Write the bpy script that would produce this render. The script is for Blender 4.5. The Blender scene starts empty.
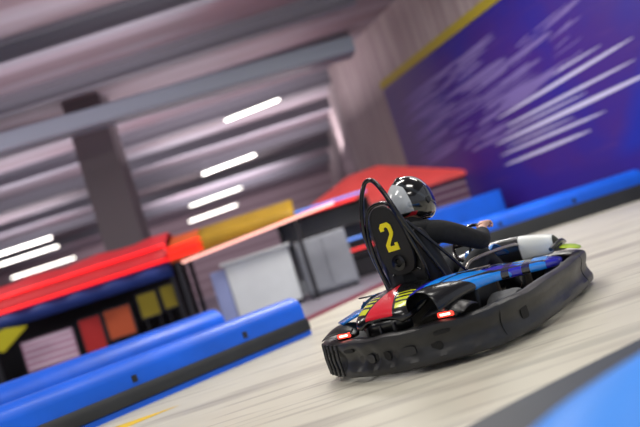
import bpy, bmesh, math, random
from math import sin, cos, pi, radians, atan2, sqrt
from mathutils import Vector, Matrix, Euler

scene = bpy.context.scene
# ------------------------------------------------------------------ camera
F_PX, CAM_H, PITCH, ROLL = 748.7, 0.8515, radians(2.63), 0.30935
cam_d = bpy.data.cameras.new('camera'); cam = bpy.data.objects.new('camera', cam_d)
scene.collection.objects.link(cam); scene.camera = cam
cam_d.sensor_width = 36.0; cam_d.lens = F_PX * 36.0 / 640.0
cam.matrix_world = (Matrix.Translation((0, 0, CAM_H)) @ Matrix.Rotation(pi/2 + PITCH, 4, 'X')
                    @ Matrix.Rotation(-ROLL, 4, 'Z'))
cam_d.dof.use_dof = True; cam_d.dof.focus_distance = 4.75; cam_d.dof.aperture_fstop = 0.78
cam_d.clip_start = 0.05; cam_d.clip_end = 300

# ------------------------------------------------------------------ world and exposure
w = bpy.data.worlds.new('world'); scene.world = w; w.use_nodes = True
w.node_tree.nodes['Background'].inputs[0].default_value = (0.80, 0.82, 0.92, 1)
w.node_tree.nodes['Background'].inputs[1].default_value = 0.55
scene.view_settings.view_transform = 'Standard'; scene.view_settings.look = 'None'
scene.view_settings.gamma = 1.0; scene.view_settings.use_curve_mapping = False
scene.view_settings.exposure = 0.0

def area(name, loc, sx, sy, power, col=(1, 0.96, 0.9)):
    d = bpy.data.lights.new(name, 'AREA'); d.shape = 'RECTANGLE'; d.size = sx; d.size_y = sy
    d.energy = power; d.color = col
    o = bpy.data.objects.new(name, d); scene.collection.objects.link(o); o.location = loc
    return o
# unseen area lights added above the track to light the hall
for x, y in ((-3.5, -1.5), (3.5, -1.5), (-3.0, 3.2), (3.2, 3.2), (0.2, 6.6), (-6.5, 8.0), (4.4, 8.6)):
    area('overhead_fill_light', (x, y, 5.7), 2.4, 0.8, 110)
for x, y, p in ((1.0, 12.2, 420), (-9.0, 12.0, 260), (-13.0, 17.0, 300)):  # further lights added out of frame to brighten stalls and tent
    area('overhead_fill_light', (x, y, 5.7), 2.4, 0.8, p)
# added area lights, facing away from the camera, brightening the far wall
for x, p in ((-5.0, 300), (-16.0, 300)):
    u = area('far_wall_fill', (x, 47.0, 5.2), 8.0, 0.6, p, (1, .86, .92)); u.rotation_euler = (radians(65), 0, 0)
# added upward area lights, hidden from below, brightening the roof
for x, y, p, c in ((-5.0, 14.0, 330, (1, .88, .92)), (-12.0, 16.0, 330, (.9, .92, 1)), (0.3, 12.6, 170, (1, .9, .9)), (-2.5, 21.0, 620, (1, .86, .9)), (-10.0, 24.0, 700, (1, .88, .93)),
                   (-2.0, 29.0, 1300, (1, .86, .9)), (-14.0, 34.0, 1300, (1, .88, .93)), (-5.0, 42.0, 1500, (1, .88, .93))):
    u = area('roof_fill_light', (x, y, 4.3), 7.0, 3.0, p*0.42, c); u.rotation_euler = (pi, 0, 0)

# ------------------------------------------------------------------ colours and materials
def lin(c):
    if isinstance(c, str):
        c = tuple(int(c[i:i+2], 16) / 255 for i in (0, 2, 4))
    return tuple((v / 12.92 if v <= 0.04045 else ((v + 0.055) / 1.055) ** 2.4) for v in c) + (1,)

def mat(name, col, rough=0.5, metal=0.0, coat=0.0, emit=None, strength=0.0, noise=0.0, nscale=8.0, bump=0.0, bscale=60.0,
        stretch=(1, 1, 1), spec=0.5):
    m = bpy.data.materials.new(name); m.use_nodes = True
    nt = m.node_tree; b = nt.nodes['Principled BSDF']
    c = lin(col); b.inputs['Base Color'].default_value = c
    b.inputs['Roughness'].default_value = rough; b.inputs['Metallic'].default_value = metal
    b.inputs['Coat Weight'].default_value = coat; b.inputs['Coat Roughness'].default_value = 0.12
    b.inputs['Specular IOR Level'].default_value = spec
    if emit:
        b.inputs['Emission Color'].default_value = lin(emit); b.inputs['Emission Strength'].default_value = strength
    if noise or bump:
        tc = nt.nodes.new('ShaderNodeTexCoord'); mp = nt.nodes.new('ShaderNodeMapping'); mp.inputs['Scale'].default_value = stretch
        nt.links.new(tc.outputs['Object'], mp.inputs[0])
    if noise:
        n = nt.nodes.new('ShaderNodeTexNoise'); n.inputs['Scale'].default_value = nscale; n.inputs['Detail'].default_value = 5
        nt.links.new(mp.outputs[0], n.inputs['Vector'])
        mr = nt.nodes.new('ShaderNodeMapRange'); mr.inputs[1].default_value = 0.3; mr.inputs[2].default_value = 0.7
        mr.inputs[3].default_value = 1 - noise; mr.inputs[4].default_value = 1 + noise
        nt.links.new(n.outputs['Fac'], mr.inputs[0])
        mx = nt.nodes.new('ShaderNodeVectorMath'); mx.operation = 'SCALE'; mx.inputs[0].default_value = c[:3]
        nt.links.new(mr.outputs[0], mx.inputs['Scale']); nt.links.new(mx.outputs[0], b.inputs['Base Color'])
    if bump:
        n2 = nt.nodes.new('ShaderNodeTexNoise'); n2.inputs['Scale'].default_value = bscale
        nt.links.new(mp.outputs[0], n2.inputs['Vector'])
        bp = nt.nodes.new('ShaderNodeBump'); bp.inputs['Strength'].default_value = bump; bp.inputs['Distance'].default_value = 0.01
        nt.links.new(n2.outputs['Fac'], bp.inputs['Height']); nt.links.new(bp.outputs[0], b.inputs['Normal'])
    return m

class NB:
    """tiny node-expression helper"""
    def __init__(s, m): s.nt = m.node_tree; s.L = s.nt.links
    def val(s, a, sock):
        if isinstance(a, (int, float)): sock.default_value = a
        else: s.L.new(a, sock)
    def m(s, op, a, b=0.0, c=0.0):
        n = s.nt.nodes.new('ShaderNodeMath'); n.operation = op
        s.val(a, n.inputs[0]); s.val(b, n.inputs[1]); s.val(c, n.inputs[2]); return n.outputs[0]
    def xyz(s, kind='Object'):
        tc = s.nt.nodes.new('ShaderNodeTexCoord'); sp = s.nt.nodes.new('ShaderNodeSeparateXYZ')
        s.L.new(tc.outputs[kind], sp.inputs[0]); return sp.outputs
    def mix(s, f, a, b):
        n = s.nt.nodes.new('ShaderNodeMix'); n.data_type = 'RGBA'; s.val(f, n.inputs[0])
        for v, k in ((a, 6), (b, 7)):
            if isinstance(v, (tuple, str)): n.inputs[k].default_value = lin(v)
            else: s.L.new(v, n.inputs[k])
        return n.outputs[2]
    def band(s, v, lo, hi, soft=0.004):
        a = s.m('SMOOTH_MIN', 1.0, s.m('MAXIMUM', s.m('DIVIDE', s.m('SUBTRACT', v, lo), soft), 0.0), 0.0)
        b = s.m('SMOOTH_MIN', 1.0, s.m('MAXIMUM', s.m('DIVIDE', s.m('SUBTRACT', hi, v), soft), 0.0), 0.0)
        return s.m('MULTIPLY', a, b)
    def lincomb(s, o, a, b, c, d=0.0):
        return s.m('ADD', s.m('ADD', s.m('MULTIPLY', o[0], a), s.m('MULTIPLY', o[1], b)), s.m('ADD', s.m('MULTIPLY', o[2], c), d))
    def noise(s, scale, stretch=(1, 1, 1), rot=(0, 0, 0), detail=4):
        tc = s.nt.nodes.new('ShaderNodeTexCoord'); mp = s.nt.nodes.new('ShaderNodeMapping')
        mp.inputs['Scale'].default_value = stretch; mp.inputs['Rotation'].default_value = rot
        s.L.new(tc.outputs['Object'], mp.inputs[0])
        n = s.nt.nodes.new('ShaderNodeTexNoise'); n.inputs['Scale'].default_value = scale; n.inputs['Detail'].default_value = detail
        s.L.new(mp.outputs[0], n.inputs['Vector']); return n.outputs['Fac']
    def base(s, c): s.L.new(c, s.nt.nodes['Principled BSDF'].inputs['Base Color'])

M = {}
M['plastic'] = mat('black_plastic', '16171a', 0.36, noise=0.35, nscale=9, bump=0.12, bscale=14, spec=0.6)
M['plastic_smooth'] = mat('smooth_black_plastic', '17181a', 0.28, coat=0.2)
M['scuffed'] = mat('scuffed_bumper_plastic', '1f2022', 0.42, noise=0.5, nscale=5, bump=0.25, bscale=9, stretch=(1, 1, 2.2), spec=0.6)
M['recess'] = mat('recess_black', '060607', 0.7)
M['tube'] = mat('black_painted_steel', '111214', 0.22, metal=0.25, coat=0.5)
M['steel'] = mat('dull_steel', 'a59c94', 0.35, metal=0.7)
M['rubber'] = mat('tyre_rubber', '66686a', 0.75, noise=0.25, nscale=20)
M['rim'] = mat('grey_rim', '6a6c70', 0.35, metal=0.6)
M['seat'] = mat('dark_seat_shell', '141518', 0.4)
M['yellow'] = mat('number_yellow', 'ffee18', 0.45)
M['red_lens'] = mat('red_light_lens', 'ff2a1a', 0.3, emit='ff3a2c', strength=2.6)
M['lens_core'] = mat('bright_lamp_core', 'ffb0a0', 0.3, emit='ffa890', strength=5.0)
M['white_fairing'] = mat('white_fairing', 'e4ece8', 0.35, coat=0.4)
M['lime'] = mat('lime_fairing', 'b4d41c', 0.35, coat=0.3)
M['hoodie'] = mat('black_fabric', '17191c', 0.85, noise=0.3, nscale=30, bump=0.35, bscale=22)
M['trousers'] = mat('charcoal_fabric', '20242a', 0.9, bump=0.3, bscale=25)
M['skin'] = mat('skin', 'd8ab98', 0.55, noise=0.06, nscale=12)
M['shoe'] = mat('black_shoe', '121212', 0.5)
M['visor'] = mat('dark_visor', '090c0e', 0.08, coat=1.0)
M['blue'] = mat('barrier_blue', '0062e8', 0.45, noise=0.18, nscale=1.3, coat=0.05)
M['blue_near'] = mat('barrier_azure', '0a90ff', 0.45, noise=0.06, nscale=2, coat=0.0)
M['barrier_black'] = mat('barrier_black', '26292c', 0.5, noise=0.2, nscale=3)
M['barrier_slate'] = mat('barrier_slate', '222d3c', 0.55, noise=0.15, nscale=3)
M['maroon'] = mat('maroon_paint', '6e1430', 0.5, noise=0.15, nscale=3)
M['road_yellow'] = mat('yellow_floor_paint', 'e8c020', 0.6, noise=0.1, nscale=6)
M['canopy_red'] = mat('red_canopy_fabric', 'd02a34', 0.6, noise=0.1, nscale=2)
M['coral'] = mat('coral_canopy_fabric', 'ff5c58', 0.6, noise=0.1, nscale=2)
M['navy'] = mat('navy_valance', '12307a', 0.6)
M['dark'] = mat('dark_panel', '17151c', 0.6, noise=0.3, nscale=2)
M['post'] = mat('dark_post', '2a2a30', 0.5, metal=0.3)
M['orange'] = mat('orange_awning', 'd0581c', 0.6, noise=0.15, nscale=2)
M['mustard'] = mat('mustard_awning', 'a07c10', 0.6, noise=0.15, nscale=2)
M['neon_red'] = mat('red_light_tube', 'ff2020', 0.4, emit='ff1c24', strength=1.1)
M['neon_warm'] = mat('warm_light_tube', 'ffd0c0', 0.4, emit='ffb0a0', strength=1.4)
M['neon_blue'] = mat('blue_light_tube', '6aa0ff', 0.4, emit='5a90ff', strength=0.9)
M['led'] = mat('white_light_tube', 'ffffff', 0.4, emit='fffaf0', strength=7.0)
M['housing'] = mat('light_housing', '8a8a90', 0.5)
M['counter_white'] = mat('white_counter', 'd2d8dc', 0.5, noise=0.05, nscale=2)
M['counter_grey'] = mat('grey_counter', '8b8f98', 0.5, noise=0.1, nscale=2)
M['lavender'] = mat('lavender_panel', '8f9ac8', 0.5)
M['pink'] = mat('pink_board', 'b98aa4', 0.6)
M['board_red'] = mat('red_board', 'b02020', 0.6)
M['board_orange'] = mat('orange_board', 'b85028', 0.6)
M['board_yellow'] = mat('olive_yellow_board', '9a8a18', 0.6)
M['brick'] = mat('maroon_grey_panel', '6c4a62', 0.6)

# ------------------------------------------------------------------ mesh helpers
def link(o, parent=None):
    scene.collection.objects.link(o)
    if parent is not None: o.parent = parent
    return o
def mesh_obj(name, bm, material, parent=None, smooth=True, bevel=0.0, subsurf=0, solid=0.0, autosmooth=True):
    me = bpy.data.meshes.new(name)
    bmesh.ops.recalc_face_normals(bm, faces=bm.faces)
    bm.to_mesh(me); bm.free()
    mats = material if isinstance(material, (list, tuple)) else [material]
    for m in mats: me.materials.append(m)
    for p in me.polygons: p.use_smooth = smooth
    if smooth and autosmooth and not subsurf:
        me.set_sharp_from_angle(angle=radians(38))
    o = link(bpy.data.objects.new(name, me), parent)
    if solid:
        md = o.modifiers.new('solid', 'SOLIDIFY'); md.thickness = solid; md.offset = 0
    if bevel:
        md = o.modifiers.new('bevel', 'BEVEL'); md.width = bevel; md.segments = 2; md.limit_method = 'ANGLE'
    if subsurf:
        md = o.modifiers.new('sub', 'SUBSURF'); md.levels = subsurf; md.render_levels = subsurf
    return o
def empty(name, loc, rz=0.0):
    o = bpy.data.objects.new(name, None); link(o); o.location = loc; o.rotation_euler = (0, 0, rz)
    o.empty_display_size = 0.1; return o
def tag(o, label=None, cat=None, group=None, kind=None):
    if label: o['label'] = label
    if cat: o['category'] = cat
    if group: o['group'] = group
    if kind: o['kind'] = kind
    return o
def add_box(bm, x0, x1, y0, y1, z0, z1, mtx=None, mi=0):
    vs = [bm.verts.new(Vector(p)) for p in ((x0,y0,z0),(x1,y0,z0),(x1,y1,z0),(x0,y1,z0),(x0,y0,z1),(x1,y0,z1),(x1,y1,z1),(x0,y1,z1))]
    if mtx:
        for v in vs: v.co = mtx @ v.co
    for f in ((0,3,2,1),(4,5,6,7),(0,1,5,4),(1,2,6,5),(2,3,7,6),(3,0,4,7)):
        bm.faces.new([vs[i] for i in f]).material_index = mi
def box(name, x0, x1, y0, y1, z0, z1, m, parent=None, bevel=0.0, mtx=None):
    bm = bmesh.new(); add_box(bm, x0, x1, y0, y1, z0, z1, mtx); return mesh_obj(name, bm, m, parent, bevel=bevel, smooth=bool(bevel))
def smooth_path(pts, n=6, closed=False):
    P = [Vector(p) for p in pts]; out = []; N = len(P)
    rng = range(N if closed else N - 1)
    for i in rng:
        p0 = P[(i-1) % N] if (closed or i > 0) else P[0] * 2 - P[1]
        p1 = P[i]; p2 = P[(i+1) % N]
        p3 = P[(i+2) % N] if (closed or i + 2 < N) else P[-1] * 2 - P[-2]
        for k in range(n):
            t = k / n
            out.append(0.5 * ((2*p1) + (p2-p0)*t + (2*p0-5*p1+4*p2-p3)*t*t + (3*p1-p0-3*p2+p3)*t*t*t))
    if not closed: out.append(P[-1])
    return out
def add_tube(bm, pts, r, seg=10, closed=False, caps=True):
    n = len(pts); rings = []; up = None
    for i, p in enumerate(pts):
        a = pts[(i-1) % n] if (closed or i > 0) else p; b = pts[(i+1) % n] if (closed or i < n-1) else p
        t = (Vector(b) - Vector(a)).normalized()
        if up is None: up = Vector((0, 0, 1)) if abs(t.z) < 0.9 else Vector((1, 0, 0))
        s = t.cross(up).normalized(); up = s.cross(t).normalized()
        rr = r[i] if isinstance(r, (list, tuple)) else r
        rings.append([bm.verts.new(Vector(p) + (s*cos(2*pi*k/seg) + up*sin(2*pi*k/seg))*rr) for k in range(seg)])
    for i in range(n if closed else n-1):
        A, B = rings[i], rings[(i+1) % n]
        for k in range(seg): bm.faces.new((A[k], A[(k+1) % seg], B[(k+1) % seg], B[k]))
    if caps and not closed:
        bm.faces.new(rings[0][::-1]); bm.faces.new(rings[-1])
def tube(name, pts, r, m, parent=None, n=6, seg=10, closed=False):
    bm = bmesh.new(); add_tube(bm, smooth_path(pts, n, closed) if n > 1 else [Vector(p) for p in pts], r, seg, closed)
    return mesh_obj(name, bm, m, parent)
def grid_faces(bm, rows, close_u=False, close_v=False, mi=0):
    V = [[bm.verts.new(Vector(p)) for p in r] for r in rows]
    nu, nv = len(V), len(V[0])
    for i in range(nu if close_u else nu-1):
        for j in range(nv if close_v else nv-1):
            try: bm.faces.new((V[i][j], V[(i+1) % nu][j], V[(i+1) % nu][(j+1) % nv], V[i][(j+1) % nv])).material_index = mi
            except ValueError: pass
    return V
def sweep(bm, path, profile, closed=False, caps=True):
    """path: horizontal points; profile: closed list of (outward, z); outward = right-hand side of travel"""
    n = len(path); rows = []
    for i, p in enumerate(path):
        a = path[(i-1) % n] if (closed or i > 0) else p; b = path[(i+1) % n] if (closed or i < n-1) else p
        t = Vector((b[0]-a[0], b[1]-a[1], 0)).normalized(); o = Vector((t.y, -t.x, 0))
        rows.append([Vector((p[0], p[1], 0)) + o*u + Vector((0, 0, z)) for u, z in profile])
    V = grid_faces(bm, rows, close_u=closed, close_v=True)
    if caps and not closed:
        bm.faces.new(V[0][::-1]); bm.faces.new(V[-1])
def lathe(bm, prof, seg=28, axis='Y', center=(0, 0, 0)):
    c = Vector(center); rows = []
    for k in range(seg):
        a = 2*pi*k/seg
        rows.append([c + (Vector((r*cos(a), h, r*sin(a))) if axis == 'Y' else Vector((r*cos(a), r*sin(a), h))) for r, h in prof])
    grid_faces(bm, rows, close_u=True)
def prism(bm, poly, t, mtx):
    A = [bm.verts.new(mtx @ Vector((x, y, 0))) for x, y in poly]; B = [bm.verts.new(mtx @ Vector((x, y, t))) for x, y in poly]
    bm.faces.new(A[::-1]); bm.faces.new(B); n = len(poly)
    for i in range(n): bm.faces.new((A[i], A[(i+1) % n], B[(i+1) % n], B[i]))

# ================================================================== SETTING
# floor: pale worn concrete on the track, greyer concrete beyond the maroon line
fm = mat('concrete_floor', 'b9b3a6', 0.42, spec=0.4); nb = NB(fm); o = nb.xyz()
n1 = nb.noise(0.9, (0.35, 2.2, 1), (0, 0, 0.55)); n2 = nb.noise(7.0, (0.12, 1.6, 1), (0, 0, -0.9)); n3 = nb.noise(2.2)
track = nb.mix(nb.m('MULTIPLY', n3, 0.9), 'dad7c8', 'c3beae')
track = nb.mix(nb.band(n1, 0.55, 0.95, 0.12), track, 'aea99d')
track = nb.mix(nb.m('MULTIPLY', nb.band(n2, 0.56, 0.99, 0.10), 0.55), track, '9a958c')
n4 = nb.noise(1.6, (0.10, 1.5, 1), (0, 0, -1.15))
track = nb.mix(nb.m('MULTIPLY', nb.band(n4, 0.60, 0.99, 0.06), 0.35), track, '7f8078')
grey = nb.mix(n3, '77747f', '8d8894')
side = nb.lincomb(o, -0.858, 0.514, 0, -(-0.858*-0.69 + 0.514*9.76))
nb.base(nb.mix(nb.band(side, 0.0, 999, 0.02), track, grey))
bm = bmesh.new(); grid_faces(bm, [[(x, y, 0) for y in (-8, 55)] for x in (-30, 12)])
tag(mesh_obj('floor', bm, fm, smooth=False), kind='structure')

# ceiling with pale and mauve sheets
cm = mat('ceiling_sheets', '7d7680', 0.7); nb = NB(cm); o = nb.xyz()
wv = nb.m('SINE', nb.m('MULTIPLY', o[1], 5.2)); ns = nb.noise(0.35, (0.25, 2.5, 1))
c = nb.mix(nb.band(wv, -0.1, 2, 0.5), '7a6e76', '8f8892')
c = nb.mix(nb.band(ns, 0.5, 2, 0.15), c, '8c8c96')
c = nb.mix(nb.band(nb.noise(0.22), 0.5, 2, 0.2), c, '85707a')
nb.base(c)
bm = bmesh.new(); grid_faces(bm, [[(x, y, 6.2) for y in (-8, 55)] for x in (-30, 12)])
tag(mesh_obj('ceiling', bm, cm, smooth=False), kind='structure')

wm = mat('far_wall_cladding', '7c6a72', 0.7); nb = NB(wm); o = nb.xyz()
wv = nb.m('SINE', nb.m('MULTIPLY', o[2], 9.0))
nb.base(nb.mix(nb.band(wv, 0.0, 2, 0.6), '8a7880', 'a09098'))
tag(box('wall_back', -30, 12, 55, 55.2, 0, 6.2, wm), kind='structure')
tag(box('wall_left', -30.2, -30, -8, 55, 0, 6.2, wm), kind='structure')

# right wall: purple painted lower part, taupe above, blue patch, painted light reflections
A = Vector((6.6, 9.58)); P0 = Vector((5.36, 13.0)); P1 = Vector((2.97, 19.6)); d = (P1 - P0).normalized()
A = P0 - d * 4.2; B = P0 + d * 7.9; Cc = P0 + d * 11.0
rw = bpy.data.materials.new('right_wall_paint'); rw.use_nodes = True
rw.node_tree.nodes['Principled BSDF'].inputs['Roughness'].default_value = 0.5
nb = NB(rw); o = nb.xyz()   # object x = distance along wall from P0, z = height
pn = nb.noise(0.55, (1, 1, 1)); pn2 = nb.noise(2.5, (0.35, 1, 3.5), (0, 0.25, 0))
pur = nb.mix(nb.band(pn, 0.45, 2, 0.15), '3c1c80', '2a1c8c')
pur = nb.mix(nb.m('MULTIPLY', nb.band(pn2, 0.55, 2, 0.15), 0.5), pur, '4e2c84')
pur = nb.mix(nb.band(nb.lincomb(o, 1.0, 0, 0.9, 0), -99, 1.15, 0.5), pur, '1224a0')
pur = nb.mix(nb.band(o[2], -1, 0.95, 0.25), pur, '2c1484')
pur = nb.mix(nb.m('MULTIPLY', nb.band(o[0], 4.6, 99, 2.4), 0.75), pur, '75668e')  # paler far end: light haze painted into the wall colour
taupe = nb.mix(nb.band(nb.noise(3.0, (3.0, 1, 0.1)), 0.48, 2, 0.1), '9a8c8e', 'aea2a2')
side = nb.m('MULTIPLY', nb.band(o[0], -99, 7.9, 0.05), nb.band(o[2], -1, 4.6, 0.02))
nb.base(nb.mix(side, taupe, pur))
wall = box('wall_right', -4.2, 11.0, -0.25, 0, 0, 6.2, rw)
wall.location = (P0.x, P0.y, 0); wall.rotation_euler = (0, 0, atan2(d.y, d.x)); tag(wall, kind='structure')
# the room side of the wall is local +y
M['trim_yellow'] = mat('yellow_trim_paint', 'a8982a', 0.5)
o_ = box('trim', -4.2, 7.9, 0.0, 0.03, 4.5, 4.72, M['trim_yellow'], wall); tag(o_, kind='structure')
M['reflection'] = mat('pale_reflection_paint', 'c9c6e8', 0.5)
M['reflection_dim'] = mat('lavender_reflection_paint', '7a6aae', 0.5)
def stroke(bm, s0, z0, s1, z1, th, y=0.004):
    """tapered stroke of painted reflection from (s0,z0) to (s1,z1)"""
    n = 10; top = []; bot = []
    dx, dz = s1-s0, z1-z0; L = sqrt(dx*dx+dz*dz); nx, nz = -dz/L, dx/L
    for i in range(n+1):
        t = i/n; h = th * (0.12 + 0.88 * min(1, sin(pi*min(1, max(0, t)))**0.6))/2
        cx, cz = s0+dx*t, z0+dz*t
        top.append((cx+nx*h, y, cz+nz*h)); bot.append((cx-nx*h, y, cz-nz*h))
    grid_faces(bm, [top, bot])
bm = bmesh.new()  # bright strokes: blurred light reflections painted onto the wall
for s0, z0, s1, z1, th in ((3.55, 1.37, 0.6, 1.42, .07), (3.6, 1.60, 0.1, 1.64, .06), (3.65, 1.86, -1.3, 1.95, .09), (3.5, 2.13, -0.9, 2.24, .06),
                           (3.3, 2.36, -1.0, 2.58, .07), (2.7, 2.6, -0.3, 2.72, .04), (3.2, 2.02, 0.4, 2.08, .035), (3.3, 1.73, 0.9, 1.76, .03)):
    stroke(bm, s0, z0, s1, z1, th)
st = mesh_obj('reflection_streak', bm, M['reflection'], wall, smooth=False); tag(st, label='pale white light reflections painted on the wall', kind='structure')
random.seed(4); bm = bmesh.new()  # fainter reflections of light, painted as lavender strokes
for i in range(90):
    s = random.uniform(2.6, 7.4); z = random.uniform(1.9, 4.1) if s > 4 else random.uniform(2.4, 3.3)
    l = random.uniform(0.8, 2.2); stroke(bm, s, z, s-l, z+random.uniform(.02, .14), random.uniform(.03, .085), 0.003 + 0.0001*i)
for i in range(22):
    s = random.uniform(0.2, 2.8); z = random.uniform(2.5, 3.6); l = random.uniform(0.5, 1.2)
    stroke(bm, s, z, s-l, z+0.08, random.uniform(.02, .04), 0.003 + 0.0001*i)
st = mesh_obj('reflection_streak', bm, M['reflection_dim'], wall, smooth=False); tag(st, label='faint lavender light reflections painted on the wall', kind='structure')
# wall going on into the depth, vertical cladding
vm = mat('vertical_cladding', '9e9194', 0.6); nb = NB(vm); o = nb.xyz()
nb.base(nb.mix(nb.band(nb.m('SINE', nb.m('MULTIPLY', o[1], 6.0)), 0, 2, 0.5), '978a8c', 'b5aaaa'))
bm = bmesh.new(); add_box(bm, Cc.x, Cc.x+0.25, Cc.y-0.05, 55, 0, 6.2)
tag(mesh_obj('wall_right', bm, vm, smooth=False), kind='structure')

# roof beams, duct, column
beam_m = mat('grey_beam', '7c7c86', 0.6); pale_m = mat('pale_duct', '858e9c', 0.5); dark_m = mat('dark_grey_column', '6a6268', 0.7)  # column in its own dark grey
for i, y in enumerate((10.6, 13.4, 16.4, 19.9, 23.6, 28.0, 33.0, 38.5, 45.0)):
    bm = bmesh.new()   # I-beam
    add_box(bm, -29.5, 8 if y < 14 else 2.2, y-0.14, y+0.14, 6.12, 6.2); add_box(bm, -29.5, 8 if y < 14 else 2.2, y-0.02, y+0.02, 5.82, 6.12); add_box(bm, -29.5, 8 if y < 14 else 2.2, y-0.14, y+0.14, 5.78, 5.82)
    tag(mesh_obj('trim', bm, beam_m, smooth=False), kind='structure')
bm = bmesh.new(); sweep(bm, [Vector((-16, 15.04, 0)), Vector((-6.3, 16.4, 0)), Vector((0.15, 17.3, 0)), Vector((1.9, 17.55, 0))],
                        [(-.3, 5.0), (.3, 5.0), (.34, 5.04), (.34, 5.36), (.3, 5.4), (-.3, 5.4), (-.34, 5.36), (-.34, 5.04)])
tag(mesh_obj('air_duct', bm, pale_m), 'long pale grey air duct crossing under the roof', 'duct')
bm = bmesh.new(); add_box(bm, -5.25, -4.3, 18.2, 19.1, 0, 6.2)
tag(mesh_obj('column', bm, dark_m, smooth=False), 'wide dark grey column rising behind the red canopied stall to the roof', 'column')

# linear ceiling lights, hung in rows
def ceiling_light(x, y, L, tilt, label, group):
    r = empty('ceiling_light', (x, y, 5.0), 0.0)
    r.rotation_euler = (0, 0, tilt)
    tag(r, label, 'light', group)
    box('housing', -L/2, L/2, -0.05, 0.05, 0.03, 0.09, M['housing'], r)
    bm = bmesh.new(); add_tube(bm, [Vector((-L/2, 0, 0)), Vector((L/2, 0, 0))], 0.018 + .0004*y, 8); mesh_obj('light_tube', bm, M['led'], r)
    for s in (-0.4, 0.4):
        bm = bmesh.new(); add_tube(bm, [Vector((s*L, 0, 0.09)), Vector((s*L, 0, 1.2))], 0.008, 6); mesh_obj('hanging_wire', bm, M['housing'], r)
place = ('nearest and highest', 'second from the top', 'third from the top', 'lowest and farthest')
for i, (x, y, L) in enumerate(((-0.9, 20.1, 1.65), (-2.75, 28.4, 2.3), (-4.8, 37.8, 3.0), (-6.3, 46.1, 3.4))):
    ceiling_light(x, y, L, -0.30, 'white linear ceiling light, %s of the four above the orange awning' % place[i], 'linear ceiling lights in the middle row')
for x, y, L, pl in ((-13.2, 33.2, 3.0, 'highest'), (-14.6, 37.3, 3.3, 'middle'), (-17.4, 46.3, 4.2, 'lowest')):
    ceiling_light(x, y, L, -0.05, 'white linear ceiling light at the left edge, %s of three above the red canopy' % pl, 'linear ceiling lights at the left')

# painted floor marks
bm = bmesh.new(); a = Vector((-0.69, 9.76, 0)); b_ = Vector((1.75, 13.83, 0)); t = (b_-a).normalized(); nrm = Vector((-t.y, t.x, 0))
a = a - t*1.0
vs = [a, b_, b_+nrm*0.42, a+nrm*0.42]
bm.faces.new([bm.verts.new(v+Vector((0, 0, 0.002))) for v in vs]); tag(mesh_obj('trim', bm, M['maroon'], smooth=False), kind='structure')
bm = bmesh.new(); bm.faces.new([bm.verts.new(Vector(p)) for p in ((-1.55, 6.10, .002), (-2.2, 6.02, .002), (-2.6, 5.6, .002), (-2.35, 5.45, .002), (-2.0, 5.75, .002))])
tag(mesh_obj('floor_arrow', bm, M['road_yellow'], smooth=False), 'yellow arrowhead painted on the pale track floor at the lower left', 'floor marking')

# ================================================================== BARRIERS
def barrier(name, pts, label, W=0.34, H=0.44, black=0.19, strip=True, blue='blue', dark='barrier_black', base_out=0.04, group=None, far_out=None):
    o = empty(name, (pts[0][0], pts[0][1], 0)); tag(o, label, 'barrier', group)
    path = [Vector((p[0]-pts[0][0], p[1]-pts[0][1], 0)) for p in pts]
    path = smooth_path(path, 8)
    h = W/2
    z0 = 0.0
    if strip:
        bm = bmesh.new(); sweep(bm, path, [(-h-.03, 0), (h+.03, 0), (h+.03, .05), (h, .06), (-h, .06), (-h-.03, .05)]); mesh_obj('base_strip', bm, M[blue], o); z0 = 0.06
    bm = bmesh.new(); g = base_out; q = far_out or g
    sweep(bm, path, [(-h-g, z0), (h+q, z0), (h+q, black-.05), (h+q-.03, black), (-h-g*.6, black), (-h-g, black-.05)])
    mesh_obj('black_body', bm, M[dark], o)
    bm = bmesh.new(); pr = []
    for k in range(13):
        a = -0.5*pi*0 + pi*k/12
        pr.append((h*cos(a), black + (H-black)*0.45 + (H-black)*0.55*sin(a)))
    pr = [(h, black)] + pr + [(-h, black)]
    sweep(bm, path, pr); mesh_obj('blue_rail', bm, M[blue], o)
    # bolted joints of the rail
    tot = 0
    for i in range(1, len(path)):
        tot += (path[i]-path[i-1]).length
        if tot > 1.25 and black > .101:
            tot = 0; t = (path[i]-path[i-1]).normalized(); n_ = Vector((t.y, -t.x, 0)); c = path[i]
            sd = 1 if (Vector(pts[0]).to_3d() + c + n_).length < (Vector(pts[0]).to_3d() + c - n_).length else -1
            c = c + n_*(h+.002)*sd
            bm = bmesh.new(); add_box(bm, c.x-.03, c.x+.03, c.y-.012, c.y+.012, black+.04, black+.10); mesh_obj('joint_plate', bm, M[dark], o)
    return o
barrier('track_barrier', [(-7.0, 1.9), (-5.0, 3.9), (-2.65, 6.35), (-1.6, 7.4), (-0.62, 8.35)], 'long blue topped black barrier along the left edge of the track', group=None)
barrier('track_barrier', [(-9.5, 2.6), (-7.4, 4.9), (-4.6, 7.9), (-2.9, 9.8), (-1.95, 10.9)], 'second blue barrier standing behind the long left one, in front of the stalls', H=0.5, black=0.12, strip=False, W=0.5)
barrier('track_barrier', [(5.62, 12.95), (4.2, 12.98), (2.9, 13.05), (1.7, 13.15)], 'blue topped black barrier below the purple wall at the right', H=0.52, black=0.26, strip=False)
barrier('track_barrier', [(2.9, 2.95), (1.75, 2.40), (0.78, 1.89), (0.36, 1.50), (0.12, 0.95)], 'blurred bright blue barrier at the lower right corner, nearest the camera', W=0.50, H=0.36, black=0.10, strip=False, blue='blue_near', dark='barrier_slate', far_out=0.72)

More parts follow.
